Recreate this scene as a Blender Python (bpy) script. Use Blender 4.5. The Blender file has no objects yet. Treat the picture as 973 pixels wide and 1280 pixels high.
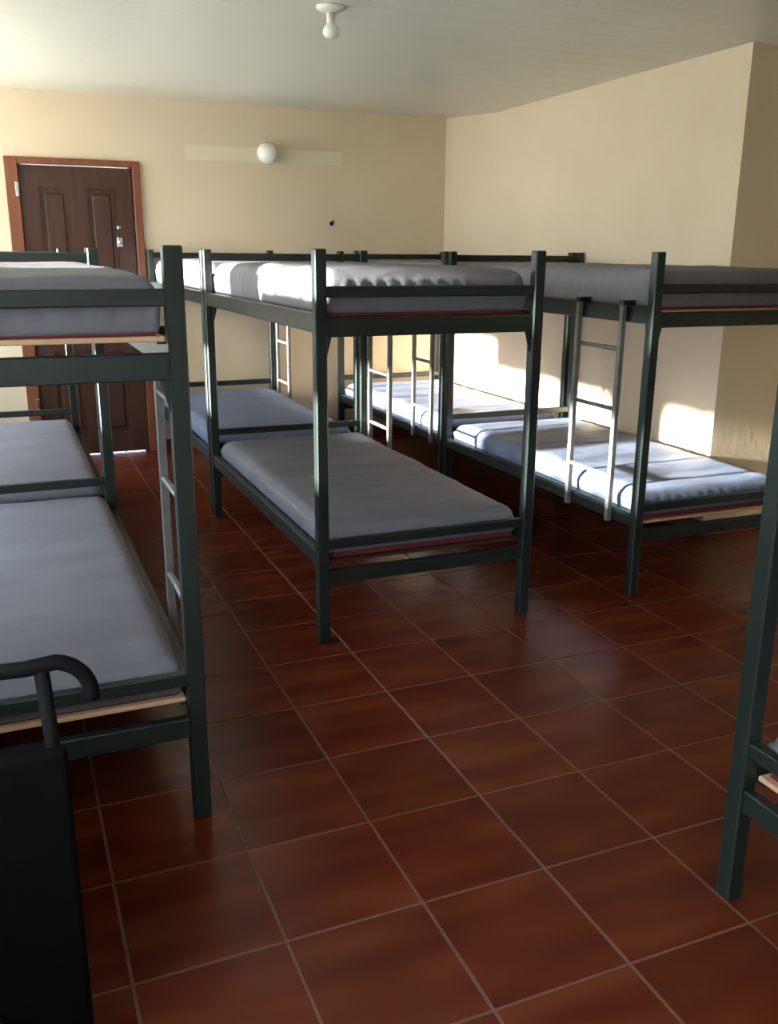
import bpy, bmesh, math, random
from mathutils import Vector, Matrix, noise

random.seed(7)
scene = bpy.context.scene
COL = scene.collection

# ---------------------------------------------------------------- camera
F_PX, YAW, PITCH, ROLL, EYE = 1140.6, 0.39729, 0.27603, 0.007738, 1.5
fw = Vector((math.sin(YAW)*math.cos(PITCH), math.cos(YAW)*math.cos(PITCH), -math.sin(PITCH)))
rt = Vector((math.cos(YAW), -math.sin(YAW), 0))
up = rt.cross(fw)
r2 = rt*math.cos(ROLL) + up*math.sin(ROLL)
u2 = up*math.cos(ROLL) - rt*math.sin(ROLL)
cam_d = bpy.data.cameras.new('camera')
cam = bpy.data.objects.new('camera', cam_d)
COL.objects.link(cam)
m = Matrix.Identity(4)
for i in range(3):
    m[i][0], m[i][1], m[i][2] = r2[i], u2[i], -fw[i]
m[2][3] = EYE
cam.matrix_world = m
cam_d.sensor_fit = 'HORIZONTAL'
cam_d.sensor_width = 36.0
cam_d.lens = F_PX/973*36.0
cam_d.clip_start = 0.05
scene.camera = cam

# ---------------------------------------------------------------- light
vs = scene.view_settings
vs.view_transform = 'Standard'
vs.look = 'None'
vs.gamma = 1.0
vs.use_curve_mapping = False
vs.exposure = 3.1

world = bpy.data.worlds.new('sky')
scene.world = world
world.use_nodes = True
bg = world.node_tree.nodes['Background']
bg.inputs[0].default_value = (0.70, 0.84, 1.0, 1)
bg.inputs[1].default_value = 2.2

SUN_DIR = Vector((1.0, 0.02, -0.15))
sd = bpy.data.lights.new('sun', 'SUN')
sd.energy = 9.0
sd.angle = math.radians(2.5)
sd.color = (1.0, 0.97, 0.92)
sun = bpy.data.objects.new('sun', sd)
sun.rotation_euler = SUN_DIR.to_track_quat('-Z', 'Y').to_euler()
sun.location = (-12, 2, 5)
COL.objects.link(sun)

# room extents
XL, XR, XR2 = -0.68, 3.50, 5.2          # left wall, right wall, wider part near the camera
YB, YS, YF = 7.20, 3.82, -2.6           # back wall, step in the right wall, wall behind the camera
ZC = 2.50
WT = 0.16
# windows: (axis, position, from, to, sill, head, transom bar); frosted panes above the bar are added to brighten the upper room
WINDOWS = [('x', XL, 2.75, 4.20, 0.86, 2.36, 1.76), ('x', XL, 4.65, 7.10, 0.84, 2.36, 1.80), ('x', XL, -2.3, 1.55, 0.95, 2.36, 1.80)]

def portal(loc, rot, sx, sy):
    d = bpy.data.lights.new('window_portal', 'AREA')
    d.shape = 'RECTANGLE'; d.size = sx; d.size_y = sy
    d.cycles.is_portal = True
    o = bpy.data.objects.new('window_portal', d)
    o.location = loc; o.rotation_euler = rot
    COL.objects.link(o)
for ax, p, a, b, z0, z1, zt in WINDOWS:
    portal((p-WT-0.01, (a+b)/2, (z0+z1)/2), (math.radians(90), 0, math.radians(-90)), b-a, z1-z0)

# ---------------------------------------------------------------- materials
def new_mat(name):
    mt = bpy.data.materials.new(name); mt.use_nodes = True
    nt = mt.node_tree
    return mt, nt, nt.nodes['Principled BSDF']
def N(nt, t, **kw):
    n = nt.nodes.new(t)
    for k, v in kw.items(): setattr(n, k, v)
    return n
def ramp(nt, fac, stops):
    r = N(nt, 'ShaderNodeValToRGB')
    els = r.color_ramp.elements
    while len(els) < len(stops): els.new(0.5)
    for e, (p, c) in zip(els, stops):
        e.position = p; e.color = (c[0], c[1], c[2], 1)
    nt.links.new(fac, r.inputs[0])
    return r.outputs[0]
def noisy(name, c1, c2, scale=8, rough=0.5, metallic=0.0, bump=0.0, bscale=60, stretch=(1, 1, 1), spec=0.5, rvar=0.0):
    mt, nt, b = new_mat(name)
    tc = N(nt, 'ShaderNodeTexCoord'); mp = N(nt, 'ShaderNodeMapping')
    mp.inputs['Scale'].default_value = stretch
    nt.links.new(tc.outputs['Object'], mp.inputs[0])
    nz = N(nt, 'ShaderNodeTexNoise'); nz.inputs['Scale'].default_value = scale; nz.inputs['Detail'].default_value = 6
    nt.links.new(mp.outputs[0], nz.inputs['Vector'])
    nt.links.new(ramp(nt, nz.outputs['Fac'], [(0.3, c1), (0.7, c2)]), b.inputs['Base Color'])
    b.inputs['Roughness'].default_value = rough
    b.inputs['Metallic'].default_value = metallic
    b.inputs['Specular IOR Level'].default_value = spec
    if rvar:
        mr = N(nt, 'ShaderNodeMapRange')
        mr.inputs['To Min'].default_value = rough-rvar; mr.inputs['To Max'].default_value = rough+rvar
        nt.links.new(nz.outputs['Fac'], mr.inputs[0]); nt.links.new(mr.outputs[0], b.inputs['Roughness'])
    if bump:
        n2 = N(nt, 'ShaderNodeTexNoise'); n2.inputs['Scale'].default_value = bscale; n2.inputs['Detail'].default_value = 5
        nt.links.new(mp.outputs[0], n2.inputs['Vector'])
        bp = N(nt, 'ShaderNodeBump'); bp.inputs['Strength'].default_value = bump; bp.inputs['Distance'].default_value = 0.01
        nt.links.new(n2.outputs['Fac'], bp.inputs['Height']); nt.links.new(bp.outputs[0], b.inputs['Normal'])
    return mt

M = {}
M['wall'] = noisy('cream_wall_paint', (0.67, 0.55, 0.39), (0.71, 0.585, 0.425), 2.2, 0.75, bump=0.08, bscale=25, spec=0.25)
M['patch'] = noisy('pale_plaster', (0.72, 0.63, 0.46), (0.75, 0.66, 0.49), 4, 0.7, spec=0.25)
M['ceiling'] = noisy('white_pvc', (0.71, 0.71, 0.615), (0.75, 0.75, 0.655), 3, 0.33, spec=0.4, stretch=(0.3, 3, 1))
M['grout'] = noisy('pale_grout', (0.13, 0.055, 0.03), (0.16, 0.07, 0.04), 20, 0.8)
M['green'] = noisy('dark_green_enamel', (0.009, 0.0155, 0.013), (0.013, 0.0225, 0.0185), 5, 0.38, rvar=0.06)
M['steel'] = noisy('worn_steel', (0.15, 0.145, 0.135), (0.24, 0.235, 0.215), 14, 0.36, metallic=0.3)
M['sheet'] = noisy('grey_sheet', (0.152, 0.146, 0.164), (0.19, 0.183, 0.205), 3.5, 0.62, bump=0.45, bscale=14, stretch=(0.7, 2.0, 1), spec=0.35)
M['sheet_sky_tint'] = noisy('grey_sheet_sky_tint', (0.145, 0.172, 0.25), (0.18, 0.213, 0.305), 3.5, 0.62, bump=0.45, bscale=14, stretch=(0.7, 2.0, 1), spec=0.35)  # grey sheet with the blue of the skylight put into its colour
M['red'] = noisy('red_ticking', (0.12, 0.010, 0.015), (0.16, 0.015, 0.02), 10, 0.7)
M['ply'] = noisy('bare_plywood', (0.55, 0.30, 0.17), (0.66, 0.40, 0.24), 6, 0.6, stretch=(1, 12, 1))
M['door'] = noisy('varnished_brown_wood', (0.045, 0.018, 0.011), (0.072, 0.028, 0.017), 3, 0.36, stretch=(9, 9, 0.7), rvar=0.05)
M['frame'] = noisy('reddish_wood_frame', (0.15, 0.045, 0.02), (0.22, 0.07, 0.032), 3, 0.4, stretch=(6, 6, 0.6))
M['chrome'] = noisy('bright_metal', (0.65, 0.64, 0.60), (0.75, 0.74, 0.70), 9, 0.25, metallic=1.0)
M['white'] = noisy('white_glass', (0.80, 0.78, 0.70), (0.84, 0.82, 0.75), 5, 0.2)
M['whitep'] = noisy('white_plastic', (0.72, 0.69, 0.58), (0.76, 0.73, 0.62), 5, 0.4)
M['black'] = noisy('black_vinyl', (0.003, 0.0028, 0.0026), (0.0045, 0.004, 0.004), 12, 0.9, bump=0.1, bscale=90, spec=0.05)
M['btube'] = noisy('black_brown_tube', (0.005, 0.0035, 0.0038), (0.008, 0.0055, 0.006), 9, 0.75, spec=0.1)
M['winwood'] = noisy('window_wood', (0.25, 0.11, 0.05), (0.32, 0.15, 0.07), 4, 0.45)
M['ground'] = noisy('pale_yard', (0.36, 0.33, 0.27), (0.46, 0.42, 0.34), 0.8, 0.85)
M['skirt'] = noisy('tile_skirting', (0.12, 0.035, 0.02), (0.17, 0.05, 0.028), 3, 0.35)

def glass_mat():
    mt, nt, b = new_mat('clear_pane')
    tr = N(nt, 'ShaderNodeBsdfTransparent'); tr.inputs[0].default_value = (0.94, 0.96, 0.95, 1)
    gl = N(nt, 'ShaderNodeBsdfGlossy'); gl.inputs['Roughness'].default_value = 0.02
    mx = N(nt, 'ShaderNodeMixShader'); mx.inputs[0].default_value = 0.06
    nt.links.new(tr.outputs[0], mx.inputs[1]); nt.links.new(gl.outputs[0], mx.inputs[2])
    nt.links.new(mx.outputs[0], nt.nodes['Material Output'].inputs[0])
    return mt
M['glass'] = glass_mat()
def frost_mat():
    mt, nt, b = new_mat('added_frost_pane')
    tr = N(nt, 'ShaderNodeBsdfTranslucent'); tr.inputs[0].default_value = (0.57, 0.575, 0.56, 1)
    nt.links.new(tr.outputs[0], nt.nodes['Material Output'].inputs[0])
    return mt
M['frost'] = frost_mat()

def tile_mat():
    mt, nt, b = new_mat('glazed_terracotta')
    oi = N(nt, 'ShaderNodeObjectInfo'); tc = N(nt, 'ShaderNodeTexCoord')
    add = N(nt, 'ShaderNodeVectorMath', operation='MULTIPLY_ADD')
    add.inputs[1].default_value = (1, 1, 1)
    sc = N(nt, 'ShaderNodeVectorMath', operation='SCALE'); sc.inputs['Scale'].default_value = 7.0
    cmb = N(nt, 'ShaderNodeCombineXYZ')
    nt.links.new(oi.outputs['Random'], cmb.inputs[0]); nt.links.new(oi.outputs['Random'], cmb.inputs[1])
    nt.links.new(cmb.outputs[0], sc.inputs[0])
    nt.links.new(tc.outputs['Object'], add.inputs[0]); nt.links.new(sc.outputs[0], add.inputs[2])
    mp = N(nt, 'ShaderNodeMapping')
    mp.inputs['Rotation'].default_value = (0, 0, math.radians(38)); mp.inputs['Scale'].default_value = (2.2, 7.5, 1)
    nt.links.new(add.outputs[0], mp.inputs[0])
    nz = N(nt, 'ShaderNodeTexNoise'); nz.inputs['Scale'].default_value = 1.1; nz.inputs['Detail'].default_value = 1
    nt.links.new(mp.outputs[0], nz.inputs['Vector'])
    col = ramp(nt, nz.outputs['Fac'], [(0.25, (0.078, 0.0105, 0.005)), (0.5, (0.108, 0.018, 0.0065)), (0.75, (0.145, 0.031, 0.010))])
    hs = N(nt, 'ShaderNodeHueSaturation')
    mr = N(nt, 'ShaderNodeMapRange'); mr.inputs['To Min'].default_value = 0.85; mr.inputs['To Max'].default_value = 1.12
    nt.links.new(oi.outputs['Random'], mr.inputs[0]); nt.links.new(mr.outputs[0], hs.inputs['Value'])
    nt.links.new(col, hs.inputs['Color']); nt.links.new(hs.outputs[0], b.inputs['Base Color'])
    b.inputs['Specular IOR Level'].default_value = 0.24
    b.inputs['Roughness'].default_value = 0.27
    return mt
M['tile'] = tile_mat()

# ---------------------------------------------------------------- mesh helpers
def add_box(bm, x0, x1, y0, y1, z0, z1, bevel=0.0, seg=1):
    g = bmesh.ops.create_cube(bm, size=1.0)
    vs_ = g['verts']
    for v in vs_:
        v.co = Vector((x0 if v.co.x < 0 else x1, y0 if v.co.y < 0 else y1, z0 if v.co.z < 0 else z1))
    if bevel:
        es = list({e for v in vs_ for e in v.link_edges})
        bmesh.ops.bevel(bm, geom=es, offset=bevel, segments=seg, affect='EDGES', profile=0.5)
def add_tube(bm, pts, rad, n=12, caps=True):
    pts = [Vector(p) for p in pts]
    rings = []
    prev = None
    for i, p in enumerate(pts):
        t = (pts[min(i+1, len(pts)-1)] - pts[max(i-1, 0)]).normalized()
        if prev is None:
            a = Vector((0, 0, 1)) if abs(t.z) < 0.9 else Vector((1, 0, 0))
            nrm = (a - t*a.dot(t)).normalized()
        else:
            nrm = (prev - t*prev.dot(t)).normalized()
        prev = nrm
        bn = t.cross(nrm)
        rr = rad[i] if isinstance(rad, (list, tuple)) else rad
        rings.append([bm.verts.new(p + (nrm*math.cos(k*2*math.pi/n) + bn*math.sin(k*2*math.pi/n))*rr) for k in range(n)])
    for a, b in zip(rings, rings[1:]):
        for k in range(n):
            bm.faces.new((a[k], a[(k+1) % n], b[(k+1) % n], b[k]))
    if caps:
        bm.faces.new(list(reversed(rings[0]))); bm.faces.new(rings[-1])
def add_lathe(bm, prof, n=24, axis='z'):
    # prof: list of (radius, height)
    rings = []
    for r_, h_ in prof:
        ring = []
        for k in range(n):
            a = 2*math.pi*k/n
            c = (r_*math.cos(a), r_*math.sin(a), h_)
            if axis == 'y': c = (c[0], c[2], c[1])
            ring.append(bm.verts.new(c))
        rings.append(ring)
    for a, b in zip(rings, rings[1:]):
        for k in range(n):
            bm.faces.new((a[k], a[(k+1) % n], b[(k+1) % n], b[k]))
    bm.faces.new(rings[0]); bm.faces.new(rings[-1])
def to_mesh(bm, name, mat, smooth=False):
    bmesh.ops.recalc_face_normals(bm, faces=bm.faces)
    me = bpy.data.meshes.new(name)
    bm.to_mesh(me); bm.free()
    me.materials.append(M[mat])
    if smooth:
        for p in me.polygons: p.use_smooth = True
    return me
def link(name, data, parent=None, loc=(0, 0, 0), rz=0.0):
    o = bpy.data.objects.new(name, data)
    COL.objects.link(o)
    o.location = loc; o.rotation_euler = (0, 0, rz)
    if parent is not None: o.parent = parent
    return o
def tag(o, label, cat, group=None):
    o['label'] = label; o['category'] = cat
    if group: o['group'] = group
    return o
def boxes(name, rects, mat, parent=None, loc=(0, 0, 0), bevel=0.0):
    bm = bmesh.new()
    for r in rects: add_box(bm, *r, bevel=bevel)
    return link(name, to_mesh(bm, name, mat), parent, loc)
def struct(o):
    o['kind'] = 'structure'; return o

# ---------------------------------------------------------------- setting
struct(boxes('ground', [(-40, 40, -30, 45, -0.5, -0.14)], 'ground'))
struct(boxes('sun_block_wall', [(-9.2, -9.0, -12.0, 2.1, -0.2, 3.6)], 'wall'))  # unseen wall, added to keep the low sun out of the near window
floor = struct(boxes('floor', [(XL-WT, XR2+WT, YF-WT, YB+WT, -0.135, -0.0012)], 'grout'))
TX, TY, TG = 0.3395, 0.3505, 0.0042
tme = None
def tile_mesh():
    bm = bmesh.new()
    hx, hy, b = (TX-TG)/2, (TY-TG)/2, 0.0025
    lo = [bm.verts.new((sx*hx, sy*hy, -0.006)) for sx, sy in ((-1, -1), (1, -1), (1, 1), (-1, 1))]
    mi = [bm.verts.new((sx*hx, sy*hy, -b)) for sx, sy in ((-1, -1), (1, -1), (1, 1), (-1, 1))]
    to = [bm.verts.new((sx*(hx-b), sy*(hy-b), 0)) for sx, sy in ((-1, -1), (1, -1), (1, 1), (-1, 1))]
    for A, B in ((lo, mi), (mi, to)):
        for k in range(4): bm.faces.new((A[k], A[(k+1) % 4], B[(k+1) % 4], B[k]))
    bm.faces.new(to)
    return to_mesh(bm, 'tile', 'tile')
tme = tile_mesh()
cells = []
for i in range(-6, 14):
    for j in range(-13, 18):
        cx = 1.139 + (i+0.5)*TX; cy = 1.676 + (j+0.5)*TY
        x0, x1, y0, y1 = cx-TX/2, cx+TX/2, cy-TY/2, cy+TY/2
        if x1 < XL+0.02 or x0 > XR2-0.02 or y1 < YF+0.02 or y0 > YB-0.02: continue
        if x0 > XR-0.02 and y0 > YS-0.02: continue
        v = Vector((cx, cy, -EYE)); d = v.dot(fw)
        if d > 0.2:
            px = 486.5+F_PX*v.dot(r2)/d; py = 640-F_PX*v.dot(u2)/d
            vis = -90 < px < 1063 and py < 1400
        else: vis = False
        cells.append((0 if vis else 1, d, cx, cy))
cells.sort()
single = cells[:300]; rest = cells[300:]
for k, (q, d, cx, cy) in enumerate(single):
    link('tile', tme, floor, (cx, cy, random.uniform(-0.0006, 0.0006)))
bm = bmesh.new()
for q, d, cx, cy in rest:
    hx, hy = (TX-TG)/2, (TY-TG)/2
    add_box(bm, cx-hx, cx+hx, cy-hy, cy+hy, -0.006, 0)
o = link('tile_field', to_mesh(bm, 'tile_field', 'tile'), floor); o['kind'] = 'stuff'

# walls
def wall_x_with_windows(name, wins):
    # a wall in the YZ plane at XL, openings cut by composition
    rects = []
    ys = sorted(wins, key=lambda w: w[2])
    y = YF-WT
    for w in ys:
        rects.append((XL-WT, XL, y, w[2], -0.1, ZC+0.2))
        rects.append((XL-WT, XL, w[2], w[3], -0.1, w[4]))
        rects.append((XL-WT, XL, w[2], w[3], w[5], ZC+0.2))
        y = w[3]
    rects.append((XL-WT, XL, y, YB+WT, -0.1, ZC+0.2))
    return struct(boxes(name, rects, 'wall'))
wall_x_with_windows('wall_left', WINDOWS)
DX0, DX1, DZ = 0.123, 1.035, 2.125      # door opening incl. frame
wall_back = struct(boxes('wall_back', [(XL, DX0, YB, YB+WT, -0.1, ZC+0.2), (DX0, DX1, YB, YB+WT, DZ, ZC+0.2),
                                       (DX1, XR+WT, YB, YB+WT, -0.1, ZC+0.2)], 'wall'))
boxes('plaster_patch', [(1.37, 2.595, YB-0.004, YB+0.01, 2.155, 2.262)], 'patch', wall_back, bevel=0.002)
struct(boxes('wall_right', [(XR, XR+0.9, YS, YB, -0.1, ZC+0.2)], 'wall'))
struct(boxes('wall_right_return', [(XR+0.9, XR2+WT, YS, YS+WT, -0.1, ZC+0.2)], 'wall'))
struct(boxes('wall_right_near', [(XR2, XR2+WT, YF-WT, YS, -0.1, ZC+0.2)], 'wall'))
struct(boxes('wall_front', [(XL, XR2, YF-WT, YF, -0.1, ZC+0.2)], 'wall'))
# windows
for n, (ax, p, a, b, z0, z1, zt) in enumerate(WINDOWS):
    w = struct(link('window_%d' % (n+1), None, None, (p-WT/2, (a+b)/2, z0)))
    hw, hh, t = (b-a)/2, z1-z0, 0.05
    boxes('window_frame', [(-0.04, 0.04, -hw, hw, 0, t), (-0.04, 0.04, -hw, hw, hh-t, hh), (-0.04, 0.04, -hw, -hw+t, t, hh-t), (-0.04, 0.04, hw-t, hw, t, hh-t)], 'winwood', w)
    boxes('transom_bar', [(-0.035, 0.035, -hw+t, hw-t, zt-z0, zt-z0+0.04)], 'winwood', w)
    for k in (-1, 0, 1):
        boxes('mullion', [(-0.025, 0.025, k*hw/2-0.02, k*hw/2+0.02, t, hh-t)], 'winwood', w)
    for k in range(4):
        yy = -hw + k*hw/2
        boxes('pane', [(-0.003, 0.003, yy+0.02, yy+hw/2-0.02, t, zt-z0)], 'glass', w)
        boxes('added_frost_pane', [(-0.003, 0.003, yy+0.02, yy+hw/2-0.02, zt-z0+0.04, hh-t)], 'frost', w)  # unseen pane, added to spread sunlight onto upper walls and ceiling
    boxes('window_sill', [(-0.1, WT/2+0.03, -hw-0.03, hw+0.03, -0.03, 0.0)], 'winwood', w)

# ceiling: slab and pvc planks running across the room, rising a little at the back wall
ceil = struct(boxes('ceiling', [(XL-WT, XR2+WT, YF-WT, YB+WT, ZC+0.12, ZC+0.3)], 'ceiling'))
PW = 0.2
def plank_mesh(x0, x1):
    bm = bmesh.new()
    w = PW/2
    prof = [(-w, 0.012), (-w, 0.0012), (-w+0.003, 0.0), (w-0.003, 0.0), (w, 0.0012), (w, 0.012)]
    A = [bm.verts.new((x0, y, z)) for y, z in prof]; B = [bm.verts.new((x1, y, z)) for y, z in prof]
    for k in range(6): bm.faces.new((A[k], A[(k+1) % 6], B[(k+1) % 6], B[k]))
    bm.faces.new(A); bm.faces.new(B)
    return to_mesh(bm, 'plank', 'ceiling')
pm_w = plank_mesh(XL, XR2); pm_n = plank_mesh(XL, XR)
y = YB
while y > YF-PW:
    yc = y-PW/2
    narrow = yc-PW/2 > YS-0.01
    zz = ZC + (max(0.0, yc-6.35)/0.8)*0.055
    o = link('plank', pm_n if narrow else pm_w, ceil, (0, yc, zz))
    if yc > 6.35: o.rotation_euler = (math.atan(0.055/0.8), 0, 0)
    y -= PW-0.0002

# skirting of the back wall and right wall
for nm, r in (('baseboard_back', [(XL, DX0, YB-0.012, YB, 0, 0.08), (DX1, XR, YB-0.012, YB, 0, 0.08)]), ('baseboard_right', [(XR-0.012, XR, YS, YB-0.012, 0, 0.08), (XR, XR2, YS-0.012, YS, 0, 0.08)])):
    struct(boxes(nm, r, 'skirt'))

# door
dr = struct(link('door_1', None, None, (0, YB, 0)))
boxes('door_frame', [(DX0, DX0+0.085, -0.035, 0.12, 0, DZ), (DX1-0.055, DX1, -0.035, 0.12, 0, DZ), (DX0+0.085, DX1-0.055, -0.035, 0.12, DZ-0.045, DZ)], 'frame', dr, bevel=0.004)
LX0, LX1, LZ = DX0+0.09, DX1-0.06, DZ-0.049
leaf_r = []
pans = [(0.335, 0.535), (0.655, 0.855)]
rows_ = [(0.16, 0.78), (0.93, 1.93)]
ys0, ys1 = 0.0, 0.04
leaf = [(LX0, pans[0][0], ys0, ys1, 0.006, LZ), (pans[0][1], pans[1][0], ys0, ys1, 0.006, LZ), (pans[1][1], LX1, ys0, ys1, 0.006, LZ)]
for a, b in pans:
    leaf += [(a, b, ys0, ys1, 0.006, rows_[0][0]), (a, b, ys0, ys1, rows_[0][1], rows_[1][0]), (a, b, ys0, ys1, rows_[1][1], LZ)]
boxes('door_leaf', leaf, 'door', dr)
boxes('door_stop', [(DX0+0.08, DX0+0.11, 0.041, 0.06, 0, DZ-0.04), (DX1-0.08, DX1-0.05, 0.041, 0.06, 0, DZ-0.04)], 'frame', dr)
for a, b in pans:
    for c, d in rows_:
        bm = bmesh.new()
        add_box(bm, a, b, 0.018, 0.034, c, d)
        add_box(bm, a+0.035, b-0.035, 0.006, 0.03, c+0.035, d-0.035, bevel=0.010)
        link('door_panel', to_mesh(bm, 'door_panel', 'door'), dr)
boxes('latch', [(0.845, 0.885, -0.012, 0.0, 1.53, 1.60), (0.855, 0.875, -0.03, -0.012, 1.555, 1.575)], 'chrome', dr, bevel=0.003)
boxes('lock_cover', [(0.852, 0.878, -0.008, 0.0, 1.655, 1.68)], 'chrome', dr, bevel=0.003)
for zz in (0.35, 1.86):
    boxes('hinge_glint', [(DX0+0.06, DX0+0.085, -0.042, -0.03, zz, zz+0.10)], 'chrome', dr, bevel=0.003)  # bright plates; the upper one stands in for light leaking at the gap

# ---------------------------------------------------------------- bunk beds
PS = 0.045      # post section
W, LEN, HT = 0.955, 1.97, 1.515
_mesh = {}
def bx_mesh(key, mat, rects, bevel=0.003):
    if key not in _mesh:
        bm = bmesh.new()
        for r in rects: add_box(bm, *r, bevel=bevel)
        _mesh[key] = to_mesh(bm, key[0], mat)
    return _mesh[key]
def gusset_mesh(sx, sy):
    key = ('gusset', sx, sy)
    if key not in _mesh:
        bm = bmesh.new()
        a, h, t = 0.022, 0.085, 0.006
        # triangle lying in the plane of the side (sx) or of the end (sy)
        pts = [(0, 0), (a, 0), (0, -h)]
        def P(u, w, s):
            return (sx*u, s, w) if sy == 0 else (s, sy*u, w)
        A = [bm.verts.new(P(u, w, -t)) for u, w in pts]; B = [bm.verts.new(P(u, w, t)) for u, w in pts]
        bm.faces.new(A); bm.faces.new(list(reversed(B)))
        for k in range(3): bm.faces.new((A[k], B[k], B[(k+1) % 3], A[(k+1) % 3]))
        _mesh[key] = to_mesh(bm, 'gusset', 'green')
    return _mesh[key]

def bunk(label, x0, y0, ladder=None, width=W, length=LEN, upper_rail=1.365, low_rail=0.408, base_z=1.262, low_z=0.322, board='ply', offset=0.012, turned=False):
    """x0,y0: near left outer corner; the near end carries the low rails; turned: that end faces left"""
    c = (x0+length/2, y0+width/2) if turned else (x0+width/2, y0+length/2)
    t = link('bunk_bed', None, None, (c[0], c[1], 0), -math.pi/2 if turned else 0)
    tag(t, label, 'bunk bed', 'metal bunk beds in the dormitory')
    hx, hy, p = width/2, length/2, PS
    for sx in (-1, 1):
        for sy in (-1, 1):
            cxp, cyp = sx*(hx-p/2), sy*(hy-p/2)
            post = link('post', bx_mesh(('post',), 'green', [(-p/2, p/2, -p/2, p/2, 0.0, HT)], 0.004), t, (cxp, cyp, 0))
            for g, lc in ((gusset_mesh(-sx, 0), (-sx*p/2, 0, 1.206)), (gusset_mesh(0, -sy), (0, -sy*p/2, 1.218))):
                link('gusset', g, post, lc)
    ix, iy = hx-p, hy-p
    for sx in (-1, 1):
        for nm, z0, z1 in (('upper_side_beam', 1.218, 1.287), ('lower_side_beam', 0.316, 0.378)):
            link(nm, bx_mesh((nm, round(iy, 4)), 'green', [(-0.016, 0.016, -iy-0.002, iy+0.002, z0, z1)]), t, (sx*(hx-p/2), 0, 0))
    ends = ((-1, upper_rail, low_rail), (1, 1.475, 0.508))
    for sy, zu, zl in ends:
        for nm, z0, z1 in (('upper_end_beam', 1.204, 1.268), ('lower_end_beam', 0.247, 0.303), ('upper_end_rail', zu-0.02, zu+0.02), ('lower_end_rail', zl-0.018, zl+0.018)):
            link(nm, bx_mesh((nm, round(ix, 4), z0), 'green', [(-ix-0.002, ix+0.002, -0.015, 0.015, z0, z1)]), t, (0, sy*(hy-p/2), 0))
    for nm, z in (('upper_bed_board', base_z), ('lower_bed_board', low_z)):
        link(nm, bx_mesh((nm, round(ix, 4), round(iy, 4), z, board), board, [(-ix, ix, -iy+0.002, iy-0.002, z, z+0.013)], 0.002), t)
    # ledges that carry the boards
    for sx in (-1, 1):
        for nm, z in (('upper_ledge', base_z), ('lower_ledge', low_z)):
            link(nm, bx_mesh((nm, sx, round(iy, 4), z), 'green', [(min(0, -sx*0.03), max(0, -sx*0.03), -iy, iy, z-0.006, z)], 0.0), t, (sx*(hx-p/2-0.012), 0, 0))
    if ladder:
        side, ya, yb = ladder
        xl = side*(hx+offset)
        for yy in (ya, yb):
            bm = bmesh.new()
            add_box(bm, -0.012, 0.012, -0.0125, 0.0125, 0.31, 1.30, bevel=0.002)
            rl = link('ladder_rail', to_mesh(bm, 'ladder_rail', 'steel'), t, (xl, yy-y0-hy, 0))
            bm = bmesh.new()
            a, b = sorted((side*0.012, -side*(0.04+offset)))
            add_box(bm, a, b, -0.017, 0.017, 1.289, 1.312, bevel=0.002)
            link('hook', to_mesh(bm, 'hook', 'green'), rl)
        for z in (0.52, 0.83, 1.10):
            bm = bmesh.new()
            a, b = ya-y0-hy, yb-y0-hy
            add_tube(bm, [(0, a+0.010, z), (0, b-0.010, z)], 0.0105, 10)
            link('rung', to_mesh(bm, 'rung', 'steel', True), t, (xl, 0, 0))
    return t

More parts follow.
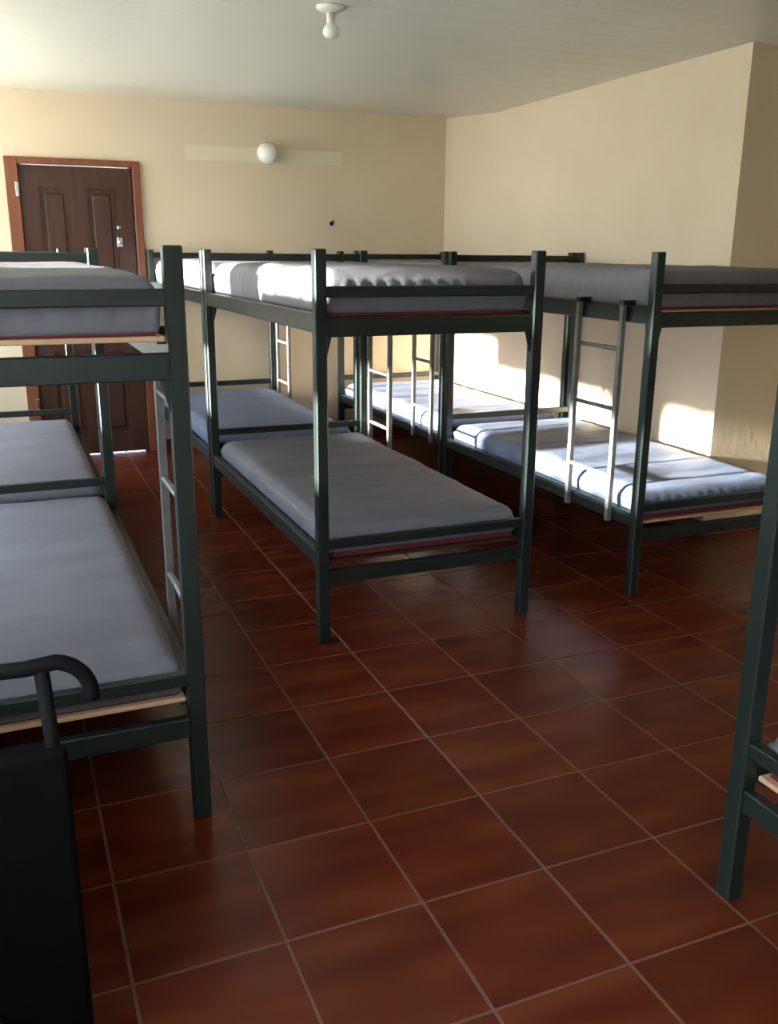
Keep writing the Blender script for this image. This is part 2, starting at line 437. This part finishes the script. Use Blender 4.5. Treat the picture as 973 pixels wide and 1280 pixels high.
# ---------------------------------------------------------------- mattresses
def spaced(h, st=0.03, e=(0.0, 0.007, 0.016, 0.028, 0.042, 0.06)):
    inner = 2*h-2*e[-1]; n = max(1, round(inner/st))
    return [-h+v for v in e] + [-h+e[-1]+inner*k/n for k in range(1, n)] + [h-v for v in reversed(e)]
def mattress_mesh(w, l, h, seed, mat='sheet', puck=0.010):
    bm = bmesh.new()
    hx, hy, hz = w/2, l/2, h/2
    xs, ys = spaced(hx, 0.0125), spaced(hy, 0.022)
    zs = [-hz+h*k/12 for k in range(13)]
    nx, ny, nz = len(xs)-1, len(ys)-1, len(zs)-1
    idx = {}
    def vert(i, j, k):
        key = (i, j, k)
        if key not in idx: idx[key] = bm.verts.new((xs[i], ys[j], zs[k]))
        return idx[key]
    for i in range(nx):
        for j in range(ny):
            for k, rev in ((0, True), (nz, False)):
                q = [vert(i, j, k), vert(i+1, j, k), vert(i+1, j+1, k), vert(i, j+1, k)]
                bm.faces.new(q[::-1] if rev else q)
    for i in range(nx):
        for k in range(nz):
            bm.faces.new([vert(i, 0, k), vert(i+1, 0, k), vert(i+1, 0, k+1), vert(i, 0, k+1)])
            bm.faces.new([vert(i, ny, k), vert(i, ny, k+1), vert(i+1, ny, k+1), vert(i+1, ny, k)])
    for j in range(ny):
        for k in range(nz):
            bm.faces.new([vert(0, j, k), vert(0, j, k+1), vert(0, j+1, k+1), vert(0, j+1, k)])
            bm.faces.new([vert(nx, j, k), vert(nx, j+1, k), vert(nx, j+1, k+1), vert(nx, j, k+1)])
    r = min(0.05, hz*0.75)
    cl = lambda v, a: max(-a, min(a, v))
    for v in bm.verts:
        p = v.co.copy()
        rb = r if p.z > 0 else 0.012
        q = Vector((cl(p.x, hx-rb), cl(p.y, hy-rb), cl(p.z, hz-rb)))
        d = p-q
        if d.length > 1e-6:
            p = q + d.normalized()*max(abs(d.x), abs(d.y), abs(d.z))
        x, y, z = p
        s = max(abs(x)/hx, abs(y)/hy)
        n1 = noise.noise(Vector((x*2.5+seed*9.1, y*5, seed*3.3)))
        n2 = noise.noise(Vector((x*5+seed*4.1, y*17, seed)))
        tz = max(0.0, min(1.0, (z/hz-0.2)/0.6))
        z += tz*(0.007*n1+0.0045*n2 - 0.012*max(0, (s-0.8)/0.2)**2)
        # gathered hem in the lower half of the sides
        g = max(0.0, min(1.0, (s-0.9)/0.06))*max(0.0, 1-abs(z/hz+0.1)/0.75)
        if g > 0:
            on_end = (hy-abs(y)) < (hx-abs(x))
            lng = x if on_end else y
            gg = g*(puck*abs(math.sin(lng*50+2.2*noise.noise(Vector((lng*4, seed, 0))))) + 0.006*noise.noise(Vector((lng*7, z*14, seed*2))))
            if on_end: y += math.copysign(gg, y)
            else: x += math.copysign(gg, x)
        v.co = (x, y, z+hz)
    return to_mesh(bm, 'mattress', mat, True)
def under_mesh(w, l, t=0.024):
    bm = bmesh.new()
    add_box(bm, -w/2, w/2, -l/2, l/2, 0, t, bevel=0.003, seg=2)
    return to_mesh(bm, 'mattress_underside', 'red')
MW, ML = 0.85, 1.86
MM = {h: [mattress_mesh(MW, ML, h, s) for s in ss] for h, ss in ((0.145, (1, 2, 3)), (0.165, (4, 5)), (0.115, (6, 7, 8)))}
MM['blue'] = [mattress_mesh(MW, ML, 0.115, s, 'sheet_sky_tint') for s in (9, 10)]  # sheets with the skylight tint painted in
UM = {t: under_mesh(MW-0.02, ML-0.02, t) for t in (0.024, 0.012, 0.007)}
_mi = [0]
def mattress(label, x0, y0, z, h, t=0.024, turned=False):
    pool = MM[h]; me = pool[_mi[0] % len(pool)]; _mi[0] += 1
    c = (x0+LEN/2, y0+W/2) if turned else (x0+W/2, y0+LEN/2)
    o = link('mattress', me, None, (c[0], c[1], z+t-0.002), -math.pi/2 if turned else 0)
    tag(o, label, 'mattress', 'sheeted mattresses on the bunks')
    u = link('mattress_underside', UM[t], o, (0, 0, -t+0.002)); u['label'] = 'red mattress underside'
    return o

BEDS = {
 'L1': dict(x0=0.405-W, y0=2.213, ladder=(1, 2.49, 2.79), upper_rail=1.397, low_rail=0.416, base_z=1.292, low_z=0.336),
 'L2': dict(x0=0.405-W, y0=4.225, base_z=1.262),
 'A1': dict(x0=1.045, y0=3.188, ladder=(1, 4.80, 5.105), board='door'),
 'A2': dict(x0=1.045, y0=5.195, ladder=(1, 6.80, 7.10), board='door'),
 'C1': dict(x0=2.535, y0=3.188, ladder=(-1, 3.378, 3.712)),
 'C2': dict(x0=2.535, y0=5.195, ladder=(-1, 5.318, 5.60)),
 'R':  dict(x0=1.480, y0=1.445-W, turned=True),
}
BL = {
 'L1': 'dark green metal bunk bed at the left, nearest the black chair',
 'L2': 'dark green metal bunk bed at the left, closest to the brown door',
 'A1': 'dark green metal bunk bed in the middle of the room, nearest of its row',
 'A2': 'bunk bed against the back wall, right of the door, behind the middle bunk',
 'C1': 'dark green bunk bed along the right wall with a full steel ladder in plain view',
 'C2': 'bunk bed in the far right corner of the room, behind the right wall bunk',
 'R': 'bunk bed cut off by the right edge of the photo, its one corner post showing',
}
UPN = {
 'L1': 'grey upper mattress on the left bunk nearest the black chair',
 'L2': 'grey upper mattress on the left bunk closest to the door',
 'A1': 'grey upper mattress on the middle bunk with a sunlit left side',
 'A2': 'grey upper mattress on the back wall bunk just right of the door',
 'C1': 'grey upper mattress on the right wall bunk above the steel ladder',
 'C2': 'grey upper mattress on the bunk in the far right corner',
 'R': 'grey upper mattress on the bunk cut off at the right edge',
}
LON = {
 'L1': 'grey lower mattress on the left bunk, right behind the black chair',
 'L2': 'grey lower mattress on the left bunk closest to the door',
 'A1': 'grey lower mattress with red underside on the middle bunk',
 'A2': 'grey lower mattress with painted skylight tint on the back wall bunk just right of the door',
 'C1': 'grey lower mattress with painted skylight tint and red underside behind the steel ladder by the right wall',
 'C2': 'grey lower mattress with painted skylight tint on the bunk in the far right corner',
 'R': 'grey lower mattress on the bunk cut off at the right edge, red below',
}
for k, d in BEDS.items():
    bunk(BL[k], **d)
    bz = d.get('base_z', 1.262)
    mattress(UPN[k], d['x0'], d['y0'], bz+0.0135, 0.165 if k[0] != 'L' else 0.145, 0.007 if k[0] == 'L' else 0.012, d.get('turned', False))
    mattress(LON[k], d['x0'], d['y0'], d.get('low_z', 0.322)+0.0135, 'blue' if k in ('A2', 'C1', 'C2') else 0.115, 0.007 if k == 'L1' else 0.024, d.get('turned', False))

# ---------------------------------------------------------------- lamps
lamp = tag(link('ceiling_lamp', None, None, (1.415, 4.05, ZC)), 'bare white bulb in a holder hanging from the ceiling', 'lamp')
bm = bmesh.new(); add_lathe(bm, [(0.062, 0.002), (0.062, -0.008), (0.045, -0.018), (0.02, -0.024)]); link('rose', to_mesh(bm, 'rose', 'whitep', True), lamp)
bm = bmesh.new(); add_lathe(bm, [(0.018, -0.02), (0.018, -0.062), (0.016, -0.064)], 18); link('holder', to_mesh(bm, 'holder', 'whitep', True), lamp)
bm = bmesh.new(); add_lathe(bm, [(0.014, -0.06), (0.018, -0.066), (0.028, -0.078), (0.034, -0.092), (0.034, -0.104), (0.028, -0.115), (0.016, -0.122), (0.004, -0.124)], 24); link('bulb', to_mesh(bm, 'bulb', 'white', True), lamp)
wl = tag(link('wall_lamp', None, None, (1.965, YB, 2.215)), 'round white globe lamp on the back wall', 'lamp')
bm = bmesh.new(); add_lathe(bm, [(0.05, 0.0), (0.05, -0.03), (0.04, -0.045)], 24, 'y'); link('base', to_mesh(bm, 'base', 'whitep', True), wl)
bm = bmesh.new(); add_lathe(bm, [(0.04, -0.04)] + [(0.08*math.sin(a), -0.115+0.08*math.cos(a)) for a in [math.radians(x) for x in (32, 50, 70, 90, 110, 130, 150, 165, 176)]], 28, 'y')
link('globe', to_mesh(bm, 'globe', 'white', True), wl)
hk = tag(link('wall_hook', None, None, (2.505, YB, 1.725)), 'small dark hook in the back wall below the globe lamp', 'hook')
bm = bmesh.new(); add_tube(bm, [(0, 0.005, 0), (0, -0.03, 0), (0, -0.04, 0.008), (0, -0.042, 0.025)], 0.006, 8); link('hook_wire', to_mesh(bm, 'hook_wire', 'btube', True), hk)
bm = bmesh.new(); add_lathe(bm, [(0.016, 0.0), (0.016, -0.004), (0.01, -0.007)], 14, 'y'); link('plate', to_mesh(bm, 'plate', 'btube', True), hk)

# ---------------------------------------------------------------- black chair in the left foreground
ch = tag(link('chair', None, None, (-0.22, 1.28, 0)), 'black tube framed chair with a dark back panel in the left foreground', 'chair')
def arc(c, r, a0, a1, n=8):
    return [(c[0]+r*math.cos(math.radians(a0+(a1-a0)*k/n)), c[1], c[2]+r*math.sin(math.radians(a0+(a1-a0)*k/n))) for k in range(n+1)]
# back faces the viewer; rail in world coordinates x -0.5..0.085, y 1.5
bm = bmesh.new()
yb = 0.22
pr_ = [(-0.305, yb, 0.775)] + arc((-0.245, yb, 0.785), 0.06, 180, 90, 6)[1:] + [(-0.1, yb, 0.848), (0.2, yb, 0.836)] + arc((0.235, yb, 0.776), 0.066, 88, 0, 9)[1:] + [(0.302, yb, 0.765)]
add_tube(bm, pr_, 0.0135, 12); link('back_rail', to_mesh(bm, 'back_rail', 'btube', True), ch)
for s, x in ((-1, -0.235), (1, 0.225)):
    bm = bmesh.new(); add_tube(bm, [(x, yb, 0.832), (x+0.006, yb-0.005, 0.69), (x+0.012, yb-0.01, 0.42), (x+0.015, yb+0.0, 0.02)], 0.0125, 12)
    leg = link('rear_leg', to_mesh(bm, 'rear_leg', 'btube', True), ch)
    bm = bmesh.new(); add_tube(bm, [(x+0.015, yb, 0.0), (x+0.015, yb, 0.03)], 0.017, 12); link('rubber_foot', to_mesh(bm, 'rubber_foot', 'black', True), leg)
    bm = bmesh.new(); add_tube(bm, [(x, yb+0.40, 0.43), (x, yb+0.415, 0.35), (x, yb+0.43, 0.0)], 0.0125, 12)
    link('front_leg', to_mesh(bm, 'front_leg', 'btube', True), ch)
bm = bmesh.new(); add_box(bm, -0.27, 0.252, yb-0.05, yb-0.018, 0.05, 0.70, bevel=0.012, seg=3)
link('back_panel', to_mesh(bm, 'back_panel', 'black', True), ch)
bm = bmesh.new(); add_box(bm, -0.25, 0.24, yb-0.01, yb+0.43, 0.42, 0.47, bevel=0.018, seg=3)
link('seat', to_mesh(bm, 'seat', 'black', True), ch)
